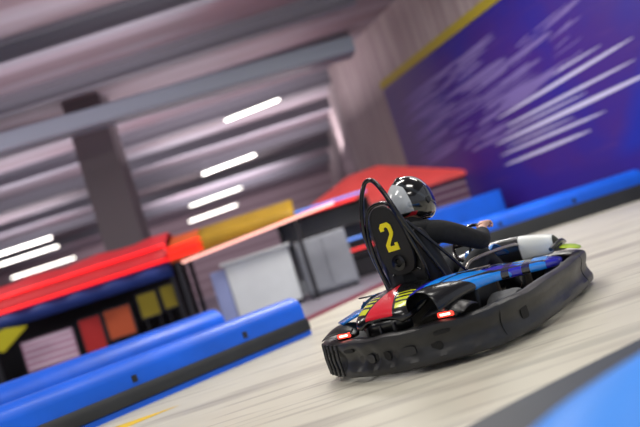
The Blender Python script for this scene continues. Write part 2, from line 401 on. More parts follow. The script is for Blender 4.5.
# ================================================================== STALLS
def post(parent, x, y, z): box('post', x-.04, x+.04, y-.04, y+.04, 0, z, M['post'], parent)
def canopy_stall():
    r = empty('market_stall', (-6.0, 14.6, 0)); tag(r, 'long dark stall with a red canopy lit by red tubes, at the left', 'stall')
    X0, X1 = -4.0, 3.05
    for x in (X0+.1, -0.6, X1-.05):
        for y in (-.55, .75): post(r, x, y, 1.5)
    bm = bmesh.new()  # sloping canopy roof with scalloped front
    rows = []
    for x in [X0 + (X1-X0)*i/20 for i in range(21)]:
        sag = 0.03*sin(i if False else (x*5))
        rows.append([(x, 0.8, 1.5), (x, 0.7, 1.95+sag*.3), (x, 0.0, 2.05+sag), (x, -0.5, 1.85+sag), (x, -.62, 1.62), (x, -.62, 1.5)])
    grid_faces(bm, rows); mesh_obj('canopy', bm, M['canopy_red'], r, solid=0.03)
    bm = bmesh.new()
    grid_faces(bm, [[(x, -.64 + .02*sin(x*9), 1.49), (x, -.64+.03*sin(x*9), 1.22)] for x in [X0+(X1-X0)*i/60 for i in range(61)]])
    mesh_obj('valance', bm, M['navy'], r, solid=0.015)
    for z, y in ((1.80, -.60), (1.52, -.67)):
        bm = bmesh.new(); add_tube(bm, [Vector((X0, y, z)), Vector((X1, y, z+0.02))], 0.026, 8); mesh_obj('light_tube', bm, M['neon_red'], r)
    box('back_panel', X0, X1, .7, .74, 0, 1.5, M['dark'], r)
    box('counter', X0, X1, -.3, .3, 0, .24, M['dark'], r, bevel=.01)
canopy_stall()
def board(x0, x1, y, z0, z1, m, label, name='display_board'):
    r = empty(name, ((x0+x1)/2, y, 0)); tag(r, label, 'board', None); w_ = (x1-x0)/2
    bm = bmesh.new(); add_box(bm, -w_, w_, -.02, .02, z0, z1); mesh_obj('panel', bm, M[m], r, bevel=.008)
    fr = bmesh.new()
    for a, b2, c, d2 in ((-w_-.02, w_+.02, z0-.02, z0+.01), (-w_-.02, w_+.02, z1-.01, z1+.02), (-w_-.02, -w_+.01, z0, z1), (w_-.01, w_+.02, z0, z1)):
        add_box(fr, a, b2, -.03, .03, c, d2)
    mesh_obj('frame', fr, M['post'], r, smooth=False)
    if name == 'display_board':
        for s in (-.7*w_, .7*w_): bm = bmesh.new(); add_tube(bm, [Vector((s, .02, 0.24 if z0 > .24 else 0)), Vector((s, .02, z0+.05))], .02, 6); mesh_obj('leg', bm, M['post'], r)
    return r
# pink board with pale rows
r = board(-6.12, -5.08, 14.1, 0.30, 0.90, 'pink', 'pale pink board with white rows inside the red canopied stall, widest of its row')
M['pale_row'] = mat('pale_row', 'd8c8d8', 0.6)
bm = bmesh.new()
for z in (.38, .5, .62, .74, .84): add_box(bm, -.48, .48, -.026, -.02, z-.022, z+.022)
mesh_obj('printed_row', bm, M['pale_row'], r, smooth=False)
board(-4.98, -4.55, 14.15, 0.32, 0.96, 'board_red', 'red upright board between the pink and the orange board in the stall')
board(-4.48, -3.95, 14.15, 0.42, 0.98, 'board_orange', 'orange brown board right of the red board in the stall')
board(-3.80, -3.42, 14.2, 0.62, 1.08, 'board_yellow', 'narrow olive yellow board right of the orange board in the stall')
board(-3.34, -3.0, 14.2, 0.66, 1.10, 'board_yellow', 'square olive yellow board by the right end post of the stall')
bm = bmesh.new(); prism(bm, [(0, 0), (.55, .34), (0.1, .42), (-.5, .2)], .03, Matrix.Translation((-6.35, 13.9, 0.82)) @ Matrix.Rotation(pi/2, 4, 'X'))
tag(mesh_obj('pennant', bm, mat('pennant_yellow', 'b8b010', .6), smooth=False), 'yellow green slanted pennant hanging at the left frame edge in the stall', 'pennant')

# orange and mustard awning with a bright tube
r = empty('awning', (-1.7, 14.3, 0)); tag(r, 'orange and mustard awning with a glowing lower edge, above the white counter', 'awning')
def awn(name, x0, x1, m):
    bm = bmesh.new(); rows = []
    for i in range(13):
        x = x0+(x1-x0)*i/12; rows.append([(x, .9, 1.98), (x, .3, 1.95), (x, -.4, 1.70), (x, -.46, 1.44+.02*(x+1.2)*3)])
    grid_faces(bm, rows); mesh_obj(name, bm, m, r, solid=.02)
awn('orange_cover', -1.22, -0.65, M['orange']); awn('mustard_cover', -0.645, 1.25, M['mustard'])
bm = bmesh.new()
for z in (1.52, 1.62, 1.72): add_tube(bm, [Vector((-1.24, -.49 + (z-1.44)*.2, z)), Vector((-.55, -.49+(z-1.44)*.2, z+.02))], .018, 8)
mesh_obj('red_tube', bm, M['neon_red'], r)
bm = bmesh.new(); add_tube(bm, [Vector((-1.0, -.50, 1.40)), Vector((2.0, -.50, 1.60))], .022, 8); mesh_obj('light_tube', bm, M['neon_warm'], r)
for x in (-1.1, 1.2):
    for y in (-.4, .8): post(r, x, y, 1.5)

# white counter with a lavender side cabinet and grey continuation
r = empty('service_counter', (-1.4, 14.3, 0)); tag(r, 'white service counter under the mustard awning', 'counter')
box('body', -.62, .62, -.3, .3, .08, 1.1, M['counter_white'], r, bevel=.03); box('top', -.68, .68, -.36, .36, 1.1, 1.16, M['counter_white'], r, bevel=.015)
box('plinth', -.58, .58, -.26, .26, 0, .08, M['dark'], r); box('side_panel', -.92, -.63, -.28, .3, 0, 1.05, M['lavender'], r, bevel=.02)
r = empty('cabinet', (0.0, 14.5, 0)); tag(r, 'grey cabinet standing right of the white counter', 'cabinet')
box('body', -.66, .34, -.3, .3, .06, 1.12, M['counter_grey'], r, bevel=.02); box('door', -.62, -.18, -.325, -.30, .12, 1.06, M['counter_grey'], r, bevel=.006)
box('door', -.14, .30, -.325, -.30, .12, 1.06, M['counter_grey'], r, bevel=.006); box('plinth', -.6, .3, -.26, .26, 0, .06, M['dark'], r)
# dark rack with light strips
r = empty('display_rack', (0.0, 16.7, 0)); tag(r, 'dark display rack edged with blue and red light strips, left of the seat hoop', 'rack')
box('back_panel', -1.0, 1.1, .38, .42, 0, 1.7, M['counter_grey'], r)
for z, x0 in ((1.62, -.95), (1.15, -.95), (.45, -.35)):
    box('shelf', x0, 1.1, -.4, .38, z, z+.06, M['dark'], r, bevel=.01)
box('side_panel', 1.06, 1.1, -.4, .4, 0, 1.68, M['dark'], r); box('side_panel', -1.0, -.96, -.4, .4, 0, 1.68, M['dark'], r)
box('drawer_block', -.3, 1.0, -.35, .3, .5, .8, M['dark'], r, bevel=.01)
box('base_block', -.3, 1.0, -.35, .3, .02, .42, M['dark'], r, bevel=.01)
for z, x0, x1, m in ((1.78, -.6, 1.1, 'neon_blue'), (1.68, -.95, .85, 'neon_red'), (.86, -.35, .85, 'neon_blue'), (.62, -.35, .9, 'neon_red')):
    bm = bmesh.new(); add_tube(bm, [Vector((x0, -.43, z)), Vector((x1, -.43, z))], .02, 8); mesh_obj('light_strip', bm, M[m], r)

# coral red hipped tent
r = empty('canopy_tent', (1.7, 18.75, 0)); tag(r, 'coral red hipped tent canopy behind the driver', 'tent')
bm = bmesh.new()
ev = [(-2.5, -.9, 1.66), (2.15, -.9, 1.52), (2.15, 1.2, 1.6), (-2.5, 1.2, 1.66)]; rd = [(-.75, .1, 2.38), (.05, .1, 2.42)]
V = [bm.verts.new(Vector(p)) for p in ev + rd]
for f in ((0, 1, 5, 4), (1, 2, 5), (2, 3, 4, 5), (3, 0, 4)): bm.faces.new([V[i] for i in f])
mesh_obj('canopy', bm, M['coral'], r, solid=.03, smooth=False)
bm = bmesh.new(); sweep(bm, [Vector(p) for p in ((-2.5, 1.2, 0), (-2.5, -.9, 0), (2.15, -.9, 0), (2.15, 1.2, 0))][::1], [(-.01, 1.5), (.01, 1.5), (.01, 1.62), (-.01, 1.62)])
mesh_obj('valance', bm, M['coral'], r)
for x in (-2.1, 2.05):
    for y in (-.8, 1.1): post(r, x, y, 1.6)
bm = bmesh.new()
add_box(bm, 1.0, 2.1, -.8, -.74, .35, 1.5)
bk = mat('striped_maroon_panel', '6c4a62', .6); nb = NB(bk); o = nb.xyz()
nb.base(nb.mix(nb.band(nb.m('SINE', nb.m('MULTIPLY', o[2], 34.0)), 0, 2, .5), '5a3050', '8d7686'))
mesh_obj('side_screen', bm, bk, r, smooth=False)
r = empty('low_wall', (2.9, 16.2, 0)); tag(r, 'low blue padded wall in front of the coral tent', 'low wall')
box('padding', -1.5, .95, -.12, .12, .3, .92, M['blue'], r, bevel=.05); box('base', -1.5, .95, -.1, .1, 0, .3, M['barrier_black'], r, bevel=.02)

# ================================================================== KART  (local +x forward, +y left)
YAW = 0.678
kart = empty('racing_kart', (0.196, 4.5437, 0), pi/2 - YAW)
tag(kart, 'black go-kart with blue side pods and a yellow number 2 on its seat back', 'go-kart')

# bumper footprint, travelled clockwise seen from above so that "outward" is the right-hand side ... starts at the left side
FL = [(1.50, .66), (1.15, .70), (.62, .735), (.30, .715), (.08, .635), (-.07, .42), (-.15, .18), (-.175, 0),
      (-.15, -.18), (-.07, -.42), (.08, -.635), (.30, -.715), (.62, -.735), (1.15, -.70), (1.50, -.66)]
FR = [(1.52, -.655), (1.78, -.60), (1.98, -.45), (2.07, -.2), (2.09, 0), (2.07, .2), (1.98, .45), (1.78, .60), (1.52, .655)]
def V3(p): return [Vector((x, y, 0)) for x, y in p]
def outward(path):  # reverse if right-hand side is inward
    return path
# travelling left side -> rear -> right side: outward is on the right-hand side
prof_rear = [(-.055, .06), (-.015, .035), (-.004, .045), (0, .075), (-.012, .10), (-.022, .13), (-.022, .165), (-.008, .195), (0, .225), (-.004, .25),
             (-.02, .262), (-.075, .262), (-.095, .25), (-.10, .235), (-.06, .225), (-.055, .12)]
def seg(path, i0, i1): return path[i0:i1]
full = smooth_path(V3(FL), 8)   # 14*8+1 = 113 points
def bumper(name, pts, m, extra=None):
    bm = bmesh.new(); n = len(pts); rows = []
    for i, p in enumerate(pts):
        a = pts[max(i-1, 0)]; b2 = pts[min(i+1, n-1)]; t = (b2-a).normalized(); ow = Vector((-t.y, t.x, 0)) * -1
        f = 0.007*sin(i*1.05) if extra is None else extra(i, n)
        row = []
        for u, z in prof_rear:
            k = 1 if .08 < z < .21 and u > -.03 else 0
            row.append(p + ow*(u + f*k) + Vector((0, 0, z + (.004*sin(i*.5) if z > .2 else 0))))
        rows.append(row)
    V = grid_faces(bm, rows, close_v=True); bm.faces.new(V[0][::-1]); bm.faces.new(V[-1])
    return mesh_obj(name, bm, m, kart)
i_a, i_b = 30, 82
rearb = bumper('rear_bumper', full[i_a:i_b+1], M['scuffed'])
sb_l = bumper('side_bumper', full[0:i_a+1], M['scuffed'], lambda i, n: 0.004*sin(i*.6)); sb_r = bumper('side_bumper', full[i_b:], M['scuffed'], lambda i, n: 0.004*sin(i*.6))
fr = smooth_path(V3(FR), 6)
fb = bumper('front_bumper', fr, M['scuffed'], lambda i, n: 0.003*sin(i))
# ribs on the rear left corner, slots on the bumper, round hole on the right side
bm = bmesh.new()
for k in range(31, 42, 2):
    p = full[k]; t = (full[k+1]-full[k-1]).normalized(); ow = Vector((t.y, -t.x, 0)); p = p
    add_tube(bm, [p+ow*.0+Vector((0, 0, .05)), p+ow*.006+Vector((0, 0, .15)), p+ow*.0+Vector((0, 0, .25))], .009, 8)
mesh_obj('rib', bm, M['plastic'], rearb)
def on_path(k, z, out=0.0):
    p = full[k]; t = (full[k+1]-full[k-1]).normalized(); ow = Vector((t.y, -t.x, 0))
    return p + ow*out + Vector((0, 0, z)), t, ow
def pad(k, z, L, Hh, m, parent, name, out=-.029, th=.012):
    p, t, ow = on_path(k, z, out)
    mt = Matrix((( t.x, ow.x, 0, p.x), (t.y, ow.y, 0, p.y), (0, 0, 1, p.z), (0, 0, 0, 1)))
    bm = bmesh.new(); n = 16; rr = []
    for side in (-th, th):
        ring = []
        for i in range(n):
            a = 2*pi*i/n; sx = (abs(cos(a))**.5)*(1 if cos(a) > 0 else -1); sz = (abs(sin(a))**.5)*(1 if sin(a) > 0 else -1)
            ring.append(bm.verts.new(mt @ Vector((sx*L/2, side, sz*Hh/2))))
        rr.append(ring)
    bm.faces.new(rr[0][::-1]); bm.faces.new(rr[1])
    for i in range(n): bm.faces.new((rr[0][i], rr[0][(i+1) % n], rr[1][(i+1) % n], rr[1][i]))
    return mesh_obj(name, bm, m, parent)
pad(45, .205, .10, .022, M['recess'], rearb, 'slot', out=-.010); pad(71, .205, .10, .022, M['recess'], rearb, 'slot', out=-.010)
pad(50, .14, .13, .055, M['plastic'], rearb, 'recess_panel'); pad(56, .14, .11, .055, M['recess'], rearb, 'recess_panel', out=-.031)
pad(63, .14, .13, .055, M['plastic'], rearb, 'recess_panel'); pad(69, .13, .09, .045, M['recess'], rearb, 'recess_panel', out=-.031)
pad(89, .15, .075, .075, M['recess'], sb_r, 'mounting_hole', out=-.030); pad(23, .15, .075, .075, M['recess'], sb_l, 'mounting_hole', out=-.030)
# inner deck between bumper and bodywork
bm = bmesh.new(); inner = [p*1.0 for p in full]
rows = []
for i in range(0, len(full), 2):
    k = min(max(i, 1), len(full)-2); p, t, ow = on_path(k, 0)
    rows.append([p - ow*.08 + Vector((0, 0, .235)), p - ow*.15 + Vector((0, 0, .215)), p - ow*.19 + Vector((0, 0, .19))])
grid_faces(bm, rows[16:41]); mesh_obj('rear_deck', bm, M['plastic'], kart, solid=.008)

# floor tray and frame
box('floor_tray', .62, 1.85, -.33, .33, .045, .06, M['plastic'], kart, bevel=.004)
tube('frame_tube', [(-.02, .28, .12), (.4, .30, .09), (1.0, .33, .07), (1.7, .28, .08), (1.95, .2, .10)], .016, M['tube'], kart)
tube('frame_tube', [(-.02, -.28, .12), (.4, -.30, .09), (1.0, -.33, .07), (1.7, -.28, .08), (1.95, -.2, .10)], .016, M['tube'], kart)
tube('cross_tube', [(-.02, .28, .12), (-.08, .2, .13), (-.1, 0, .13), (-.08, -.2, .13), (-.02, -.28, .12)], .016, M['tube'], kart)
tube('rear_axle', [(.47, .62, .14), (.47, -.62, .14)], .02, M['steel'], kart, n=1)
# engine block on the right of the seat
eng = box('engine', .38, .66, -.42, -.24, .12, .36, M['plastic'], kart, bevel=.02)
bm = bmesh.new()
for i in range(6): add_box(bm, .40, .64, -.425, -.245, .37+i*.012, .375+i*.012)
mesh_obj('cooling_fin', bm, M['steel'], eng, smooth=False)

def wheel(x, y, r, wd):
    bm = bmesh.new(); h = wd/2
    lathe(bm, [(r*.56, -h*.8), (r*.75, -h), (r*.9, -h*.98), (r*.98, -h*.8), (r, -h*.45), (r*.985, -h*.2), (r, 0), (r*.985, h*.2), (r, h*.45), (r*.98, h*.8), (r*.9, h*.98), (r*.75, h), (r*.56, h*.8)], 32)
    t = mesh_obj('wheel', bm, M['rubber'], kart); t.location = (x, y, r)
    bm = bmesh.new(); lathe(bm, [(r*.57, -h*.8), (r*.54, -h*.6), (r*.50, 0), (r*.54, h*.6), (r*.57, h*.8)], 24)
    lathe(bm, [(.012, -h*.55), (r*.2, -h*.55), (r*.25, -h*.2), (r*.5, -h*.1), (r*.5, h*.1), (r*.25, h*.2), (r*.2, h*.55), (.012, h*.55)], 24)
    mesh_obj('rim', bm, M['rim'], t)
    return t
for x, y, r, wd in ((.47, .55, .14, .19), (.47, -.55, .14, .19), (1.42, .50, .127, .13), (1.42, -.50, .127, .13)): wheel(x, y, r, wd)

# ---- bodywork graphics
def pod_mat(name, sgn):
    m = bpy.data.materials.new(name); m.use_nodes = True; b = m.node_tree.nodes['Principled BSDF']
    b.inputs['Roughness'].default_value = .25; b.inputs['Coat Weight'].default_value = .3; b.inputs['Coat Roughness'].default_value = .1
    nb = NB(m); o = nb.xyz()
    ay = nb.m('ABSOLUTE', o[1])
    azure, deep, blk, pur, lime = '0a90f8', '1a18c0', '0b0c10', '5a2ab0', 'c8cc20'
    v = nb.m('ADD', nb.m('MULTIPLY', o[0], .33), ay)           # slanted coordinate across the pod
    q = nb.m('ADD', nb.m('MULTIPLY', o[0], -.25), ay)
    c = nb.mix(nb.band(o[0], -.5, 9, .01), azure, azure)
    c = nb.mix(nb.band(ay, 0, .335, .004), c, deep)              # inner deep blue edge
    c = nb.mix(nb.band(ay, .385, .40, .003), c, blk)
    c = nb.mix(nb.band(q, .215, .245, .003), c, blk)
    c = nb.mix(nb.m('MULTIPLY', nb.band(q, .245, .36, .003), nb.band(o[0], .50, .86, .004)), c, deep)
    c = nb.mix(nb.m('MULTIPLY', nb.band(v, .70, .74, .003), nb.band(ay, .30, .55, .004)), c, blk)
    c = nb.mix(nb.m('MULTIPLY', nb.band(v, .74, .80, .003), nb.band(ay, .29, .42, .004)), c, lime)
    c = nb.mix(nb.m('MULTIPLY', nb.band(v, .80, .845, .003), nb.band(ay, .28, .55, .004)), c, blk)
    c = nb.mix(nb.m('MULTIPLY', nb.band(v, .63, .70, .003), nb.band(ay, .26, .38, .004)), c, pur)
    c = nb.mix(nb.m('MULTIPLY', nb.band(v, .93, 1.03, .004), nb.band(ay, .36, .9, .004)), c, '1818b0')
    c = nb.mix(nb.band(ay, -1, .262, .003), c, blk)
    low = nb.lincomb(o, -.10, 0, 1.0, 0)     # black skirt and fender
    c = nb.mix(nb.band(nb.m('ADD', nb.m('MULTIPLY', ay, -1.0), nb.m('MULTIPLY', o[0], .05)), -9, -.575, .004), c, blk)
    c = nb.mix(nb.band(nb.m('SUBTRACT', ay, nb.m('MULTIPLY', o[0], .60)), .355, 9, .004), c, '15161a')
    nb.base(c); return m
def pod(s):
    """s=-1 right, +1 left"""
    secs = [(-.10, .22, .43, .30, .455, .38, .43, .42, .34), (.02, .22, .455, .31, .475, .42, .445, .47, .37), (.20, .24, .465, .33, .475, .44, .44, .50, .385),
            (.42, .25, .45, .34, .455, .45, .42, .515, .38), (.65, .26, .42, .35, .425, .46, .395, .525, .355), (.90, .27, .385, .36, .39, .47, .362, .535, .325),
            (1.15, .27, .35, .37, .355, .48, .332, .55, .295), (1.40, .27, .32, .37, .325, .48, .305, .56, .27), (1.58, .28, .30, .35, .30, .44, .285, .50, .262)]
    rows = []
    if s > 0: secs = secs[3:]
    for x, y0, z0, y1, z1, y2, z2, y3, z3 in secs:
        rows.append([(x, s*(y0-.01), z0-.10), (x, s*y0, z0), (x, s*y1, z1), (x, s*(y1+y2)/2, (z1+z2)/2+.006), (x, s*y2, z2), (x, s*(y2*.4+y3*.6), z2*.5+z3*.5+.006), (x, s*y3, z3), (x, s*(y3-.006), z3-.035)])
    bm = bmesh.new(); grid_faces(bm, rows)
    return mesh_obj('side_pod', bm, pod_mat('pod_graphics', s), kart, subsurf=2, solid=.012)
pr = pod(-1); pl = pod(1)
# raised black vent moulding and creases on each pod
for s, par in ((-1, pr), (1, pl)):
    tube('edge_moulding', ([(-.08, s*.385, .41), (.1, s*.44, .43)] if s < 0 else []) + [(.45, s*.485, .41), (.55, s*.495, .395), (.9, s*.505, .35), (1.2, s*.515, .315), (1.5, s*.48, .28)], .008, M['plastic_smooth'], par)
    tube('crease', [(.28, s*.38, .462), (.48, s*.42, .44), (.72, s*.41, .415), (.95, s*.35, .388)], .005, M['plastic_smooth'], par)
    bm = bmesh.new(); lathe(bm, [(0, .012), (.02, .012), (.026, .006), (.03, 0)], 16, 'Z', (.60, s*.40, .420)); mesh_obj('fastener', bm, M['plastic_smooth'], par)

# rear wheel fenders (black bulges above the tail lights)
for s in (-1, 1):
    rows = []
    for i in range(9):
        u = i/8; x = -.04 + .20*u
        rows.append([Vector((x, s*(.24 + .30*v_), .255 + (.095*sin(pi*min(1, .18+u*.62)))*(1 - .55*abs(2*v_-1)**2.2) )) for v_ in [k/8 for k in range(9)]])
    bm = bmesh.new(); grid_faces(bm, rows); fd = mesh_obj('rear_fender', bm, M['plastic'], kart, subsurf=1, solid=.01)
# pointed rear tips of the pods (blue fins)
finm = mat('fin_blue', '1f7fe0', .25, coat=.5)
for s in (-1, 1):
    if s < 0: continue
    bm = bmesh.new(); V = [bm.verts.new(Vector(p)) for p in ((.02, s*.24, .385), (.20, s*.26, .40), (.26, s*.42, .385), (.14, s*.50, .35), (.03, s*.38, .352))]
    bm.faces.new(V); mesh_obj('tail_fin', bm, finm, kart, solid=.014)

# rear engine cowl
cw = bpy.data.materials.new('cowl_graphics'); cw.use_nodes = True; b = cw.node_tree.nodes['Principled BSDF']
b.inputs['Roughness'].default_value = .25; b.inputs['Coat Weight'].default_value = .5
nb = NB(cw); o = nb.xyz(); ay = nb.m('ABSOLUTE', o[1])
c = nb.mix(0.0, '0e0f12', '0e0f12')
redw = nb.m('ADD', .078, nb.m('MULTIPLY', o[0], -.30))
top = nb.band(o[2], .372, 9, .004)
c = nb.mix(nb.m('MULTIPLY', nb.band(nb.m('SUBTRACT', redw, ay), 0, 9, .004), nb.band(o[2], .352, 9, .004)), c, 'e02838')
ph = nb.m('SUBTRACT', nb.m('MULTIPLY', o[0], 1.0), nb.m('MULTIPLY', ay, .35))
for lo, hi in ((-.098, -.050), (-.034, -.006), (.012, .032), (.050, .064)):
    c = nb.mix(nb.m('MULTIPLY', nb.m('MULTIPLY', nb.band(ph, lo, hi, .003), top), nb.m('MULTIPLY', nb.band(nb.m('SUBTRACT', ay, redw), .014, 9, .003), nb.band(ay, 0, .19, .003))), c, 'd8e01c')
nb.base(c)
rows = []
for x, hw, zt, zb in ((-.085, .145, .335, .30), (-.08, .19, .365, .31), (-.04, .215, .395, .32), (.04, .22, .43, .34), (.14, .22, .46, .36), (.24, .21, .475, .38), (.32, .19, .475, .40)):
    rows.append([(x+.02, hw*1.02, zb), (x, hw, zt-.035), (x, hw*.82, zt-.006), (x, hw*.4, zt+.006), (x, 0, zt+.010), (x, -hw*.4, zt+.006), (x, -hw*.82, zt-.006), (x, -hw, zt-.035), (x+.02, -hw*1.02, zb)])
bm = bmesh.new(); grid_faces(bm, rows); cowl = mesh_obj('rear_cowl', bm, cw, kart, subsurf=2, solid=.012)
rows = []
for z, x, hw in ((.335, -.088, .15), (.31, -.10, .19), (.28, -.085, .185), (.245, -.05, .16)):
    rows.append([(x + .07*(abs(k-4)/4)**2, hw*(k-4)/4, z) for k in range(9)])
bm = bmesh.new(); grid_faces(bm, rows); mesh_obj('cowl_grille', bm, M['plastic_smooth'], cowl, subsurf=1, solid=.015)
for k in (-2, 0, 2):
    box('grille_bar', -.108, -.08, k*.05-.008, k*.05+.008, .265, .315, M['plastic'], cowl, bevel=.003)

# tail lights
for s in (-1, 1):
    yy = s*.42 if s < 0 else .34
    h = box('tail_light', -.03, .05, yy-.065, yy+.065, .262, .318, M['plastic_smooth'], kart, bevel=.012)
    box('red_lens', -.040, -.028, yy-.052, yy+.052, .276, .304, M['red_lens'], h, bevel=.005)
    box('bright_core', -.0425, -.038, yy-.034, yy+.034, .284, .297, M['lens_core'], h, bevel=.002)

# seat hoop
hp = [(.42, .225, .42), (.39, .215, .52), (.30, .185, .72), (.245, .148, .90), (.245, .085, 1.08), (.25, .045, 1.150), (.25, .018, 1.172)]
tube('seat_hoop', hp + [(x, -y, z) for x, y, z in hp[::-1]], .0150, M['tube'], kart)
hp = [(.34, .15, .44), (.315, .165, .58), (.27, .15, .78), (.262, .115, .93), (.27, .06, 1.005)]
tube('seat_hoop', hp + [(x, -y, z) for x, y, z in hp[::-1]], .0125, M['tube'], kart)
for s in (-1, 1):
    tube('hoop_stay', [(.27, s*.165, .86), (.40, s*.24, .66), (.56, s*.30, .44)], .011, M['tube'], kart)
# back panel with number
bm = bmesh.new(); outl = []
for i in range(32):
    a = 2*pi*i/32; sx = (abs(cos(a))**.7)*(1 if cos(a) > 0 else -1); sz = (abs(sin(a))**.8)*(1 if sin(a) > 0 else -1)
    outl.append((sx*(.105 + .018*(1-sz)), sz*.235))
pmt = Matrix.Translation((.285, 0, .765)) @ Matrix.Rotation(radians(-8), 4, 'Y') @ Matrix(((0, 0, 1, 0), (1, 0, 0, 0), (0, 1, 0, 0), (0, 0, 0, 1)))
# local: x -> -y(right) handled below ; plane normal -> x
prism(bm, outl, .02, pmt); panel = mesh_obj('back_panel', bm, mat('matt_black_panel', '101113', .5), kart, bevel=.006)
two = [(-.046, .045), (-.046, .072), (-.026, .095), (.026, .095), (.047, .072), (.047, .022), (.036, .003), (-.014, -.052), (-.014, -.062), (.024, -.062), (.024, -.045), (.048, -.045),
       (.048, -.095), (-.047, -.095), (-.047, -.048), (.014, .016), (.017, .026), (.017, .055), (.008, .066), (-.008, .066), (-.016, .055), (-.016, .045)]
nmt = Matrix.Translation((.2815, 0, .795)) @ Matrix.Rotation(radians(-8), 4, 'Y') @ Matrix(((0, 0, -1, 0), (-1, 0, 0, 0), (0, 1, 0, 0), (0, 0, 0, 1)))
bm = bmesh.new(); prism(bm, [(x*.95, y*1.0) for x, y in two], .006, nmt)
bm.normal_update(); bmesh.ops.triangulate(bm, faces=bm.faces)
tag(mesh_obj('race_number', bm, M['yellow'], panel, smooth=False), label='bold yellow digit 2')
# hub below the number
bm = bmesh.new(); lathe(bm, [(.0, -.015), (.03, -.015), (.045, -.008), (.05, .01), (.028, .012), (.02, .0)], 24, 'Y')
hub = mesh_obj('panel_hub', bm, M['tube'], panel); hub.matrix_local = Matrix.Translation((.300, 0.0, .62)) @ Matrix.Rotation(pi/2, 4, 'Z')
bm = bmesh.new()
for a in range(4): add_tube(bm, [Vector((.345, 0, .63)), Vector((.35, .11*(1 if a % 2 else -1), .54 if a < 2 else .74))], .007, 6)
mesh_obj('panel_strut', bm, M['tube'], panel)

# seat
rows = []
for x, z, hw, lip in ((.36, .80, .17, .03), (.36, .66, .20, .07), (.37, .50, .21, .12), (.39, .32, .21, .15), (.44, .17, .21, .16), (.56, .105, .21, .15), (.72, .10, .20, .12), (.86, .125, .19, .08)):
    nx = 1 if z > .3 else .4
    rows.append([(x + lip*nx, hw+.02, z + lip*(1-nx)), (x + lip*.5*nx, hw, z+lip*.5*(1-nx)), (x, hw*.7, z), (x-.005, 0, z-.003), (x, -hw*.7, z), (x+lip*.5*nx, -hw, z+lip*.5*(1-nx)), (x+lip*nx, -hw-.02, z+lip*(1-nx))])
bm = bmesh.new(); grid_faces(bm, rows); mesh_obj('seat', bm, M['seat'], kart, subsurf=2, solid=.02)

# front fairing
bm = bmesh.new(); rows = []
for y in [-.46+.92*i/10 for i in range(11)]:
    e = (abs(y)/.46)**2
    rows.append([(1.655-.05*e, y, .30), (1.65-.05*e, y, .40-.02*e), (1.665-.05*e, y, .48-.05*e), (1.72-.06*e, y, .50-.06*e), (1.80-.08*e, y, .44-.05*e), (1.92-.12*e, y, .36-.03*e), (2.0-.16*e, y, .28)])
grid_faces(bm, rows); fw_ = mat('front_fairing_paint', 'e8efec', .35, coat=.4); nb = NB(fw_); o = nb.xyz(); ay = nb.m('ABSOLUTE', o[1])
nb.base(nb.mix(nb.band(ay, .17, 9, .006), '101216', 'eef3f0'))
nose = mesh_obj('front_fairing', bm, fw_, kart, subsurf=1, solid=.012)
for s in (-1, 1):
    bm = bmesh.new()
    grid_faces(bm, [[(1.56, s*.47, .335), (1.60, s*.58, .315), (1.62, s*.62, .285)], [(1.72, s*.47, .35), (1.76, s*.56, .32), (1.78, s*.595, .285)], [(1.86, s*.44, .32), (1.90, s*.50, .30), (1.92, s*.52, .275)]])
    tag(mesh_obj('corner_fairing', bm, M['lime'], kart, subsurf=1, solid=.012), label='lime green corner panel')
    tube('corner_moulding', [(1.52, s*.46, .345), (1.70, s*.475, .375), (1.88, s*.43, .345)], .016, M['plastic_smooth'], kart)
# steering wheel and column, side rail
bm = bmesh.new(); sm_ = Matrix.Translation((1.27, 0, .56)) @ Matrix.Rotation(radians(-52), 4, 'Y')
add_tube(bm, [sm_ @ Vector((.15*cos(2*pi*k/28), .15*sin(2*pi*k/28), 0)) for k in range(28)], .014, 8, closed=True)
sw = mesh_obj('steering_wheel', bm, M['tube'], kart)
bm = bmesh.new()
for a in (pi/2, -pi/2, pi): add_tube(bm, [sm_ @ Vector((.0*cos(a), .0*sin(a), 0)), sm_ @ Vector((.145*cos(a), .145*sin(a), 0))], .012, 6)
mesh_obj('spoke', bm, M['tube'], sw)
tube('steering_column', [(1.26, 0, .57), (1.45, 0, .36), (1.72, 0, .12)], .014, M['steel'], kart)
for s in (-1, 1):
    tube('side_rail', [(.66, s*.235, .44), (.80, s*.225, .475), (1.15, s*.22, .47), (1.50, s*.20, .45), (1.66, s*.16, .43)], .011, M['steel'], kart)
box('pedal', 1.66, 1.69, .10, .18, .08, .26, M['steel'], kart, bevel=.006); box('pedal', 1.66, 1.69, -.18, -.10, .08, .26, M['steel'], kart, bevel=.006)
# number pod ahead of the wheel
bm = bmesh.new(); rows = [[(1.30, y, .44), (1.36, y*1.02, .52), (1.46, y*1.05, .47), (1.60, y*1.1, .38)] for y in (-.12, -.07, 0, .07, .12)]
grid_faces(bm, rows); mesh_obj('steering_fairing', bm, finm, kart, subsurf=1, solid=.012)

# ================================================================== DRIVER
drv = empty('person', (0.196, 4.5437, 0), pi/2 - YAW)
tag(drv, 'person in a black hoodie and silver black helmet driving the go-kart, hands on the wheel', 'person')
def skin_mesh(name, verts, edges, m, root=0, sub=2, parent=None):
    me = bpy.data.meshes.new(name); me.from_pydata([v[:3] for v in verts], edges, []); me.update()
    me.materials.append(m); ob = link(bpy.data.objects.new(name, me), parent)
    ob.modifiers.new('skin', 'SKIN'); ob.modifiers['skin'].use_smooth_shade = True
    if not me.skin_vertices: 
        pass
    for i, v in enumerate(verts):
        r = v[3]; r2 = v[4] if len(v) > 4 else r
        me.skin_vertices[0].data[i].radius = (r, r2); me.skin_vertices[0].data[i].use_root = (i == root)
    md = ob.modifiers.new('sub', 'SUBSURF'); md.levels = sub; md.render_levels = sub
    return ob
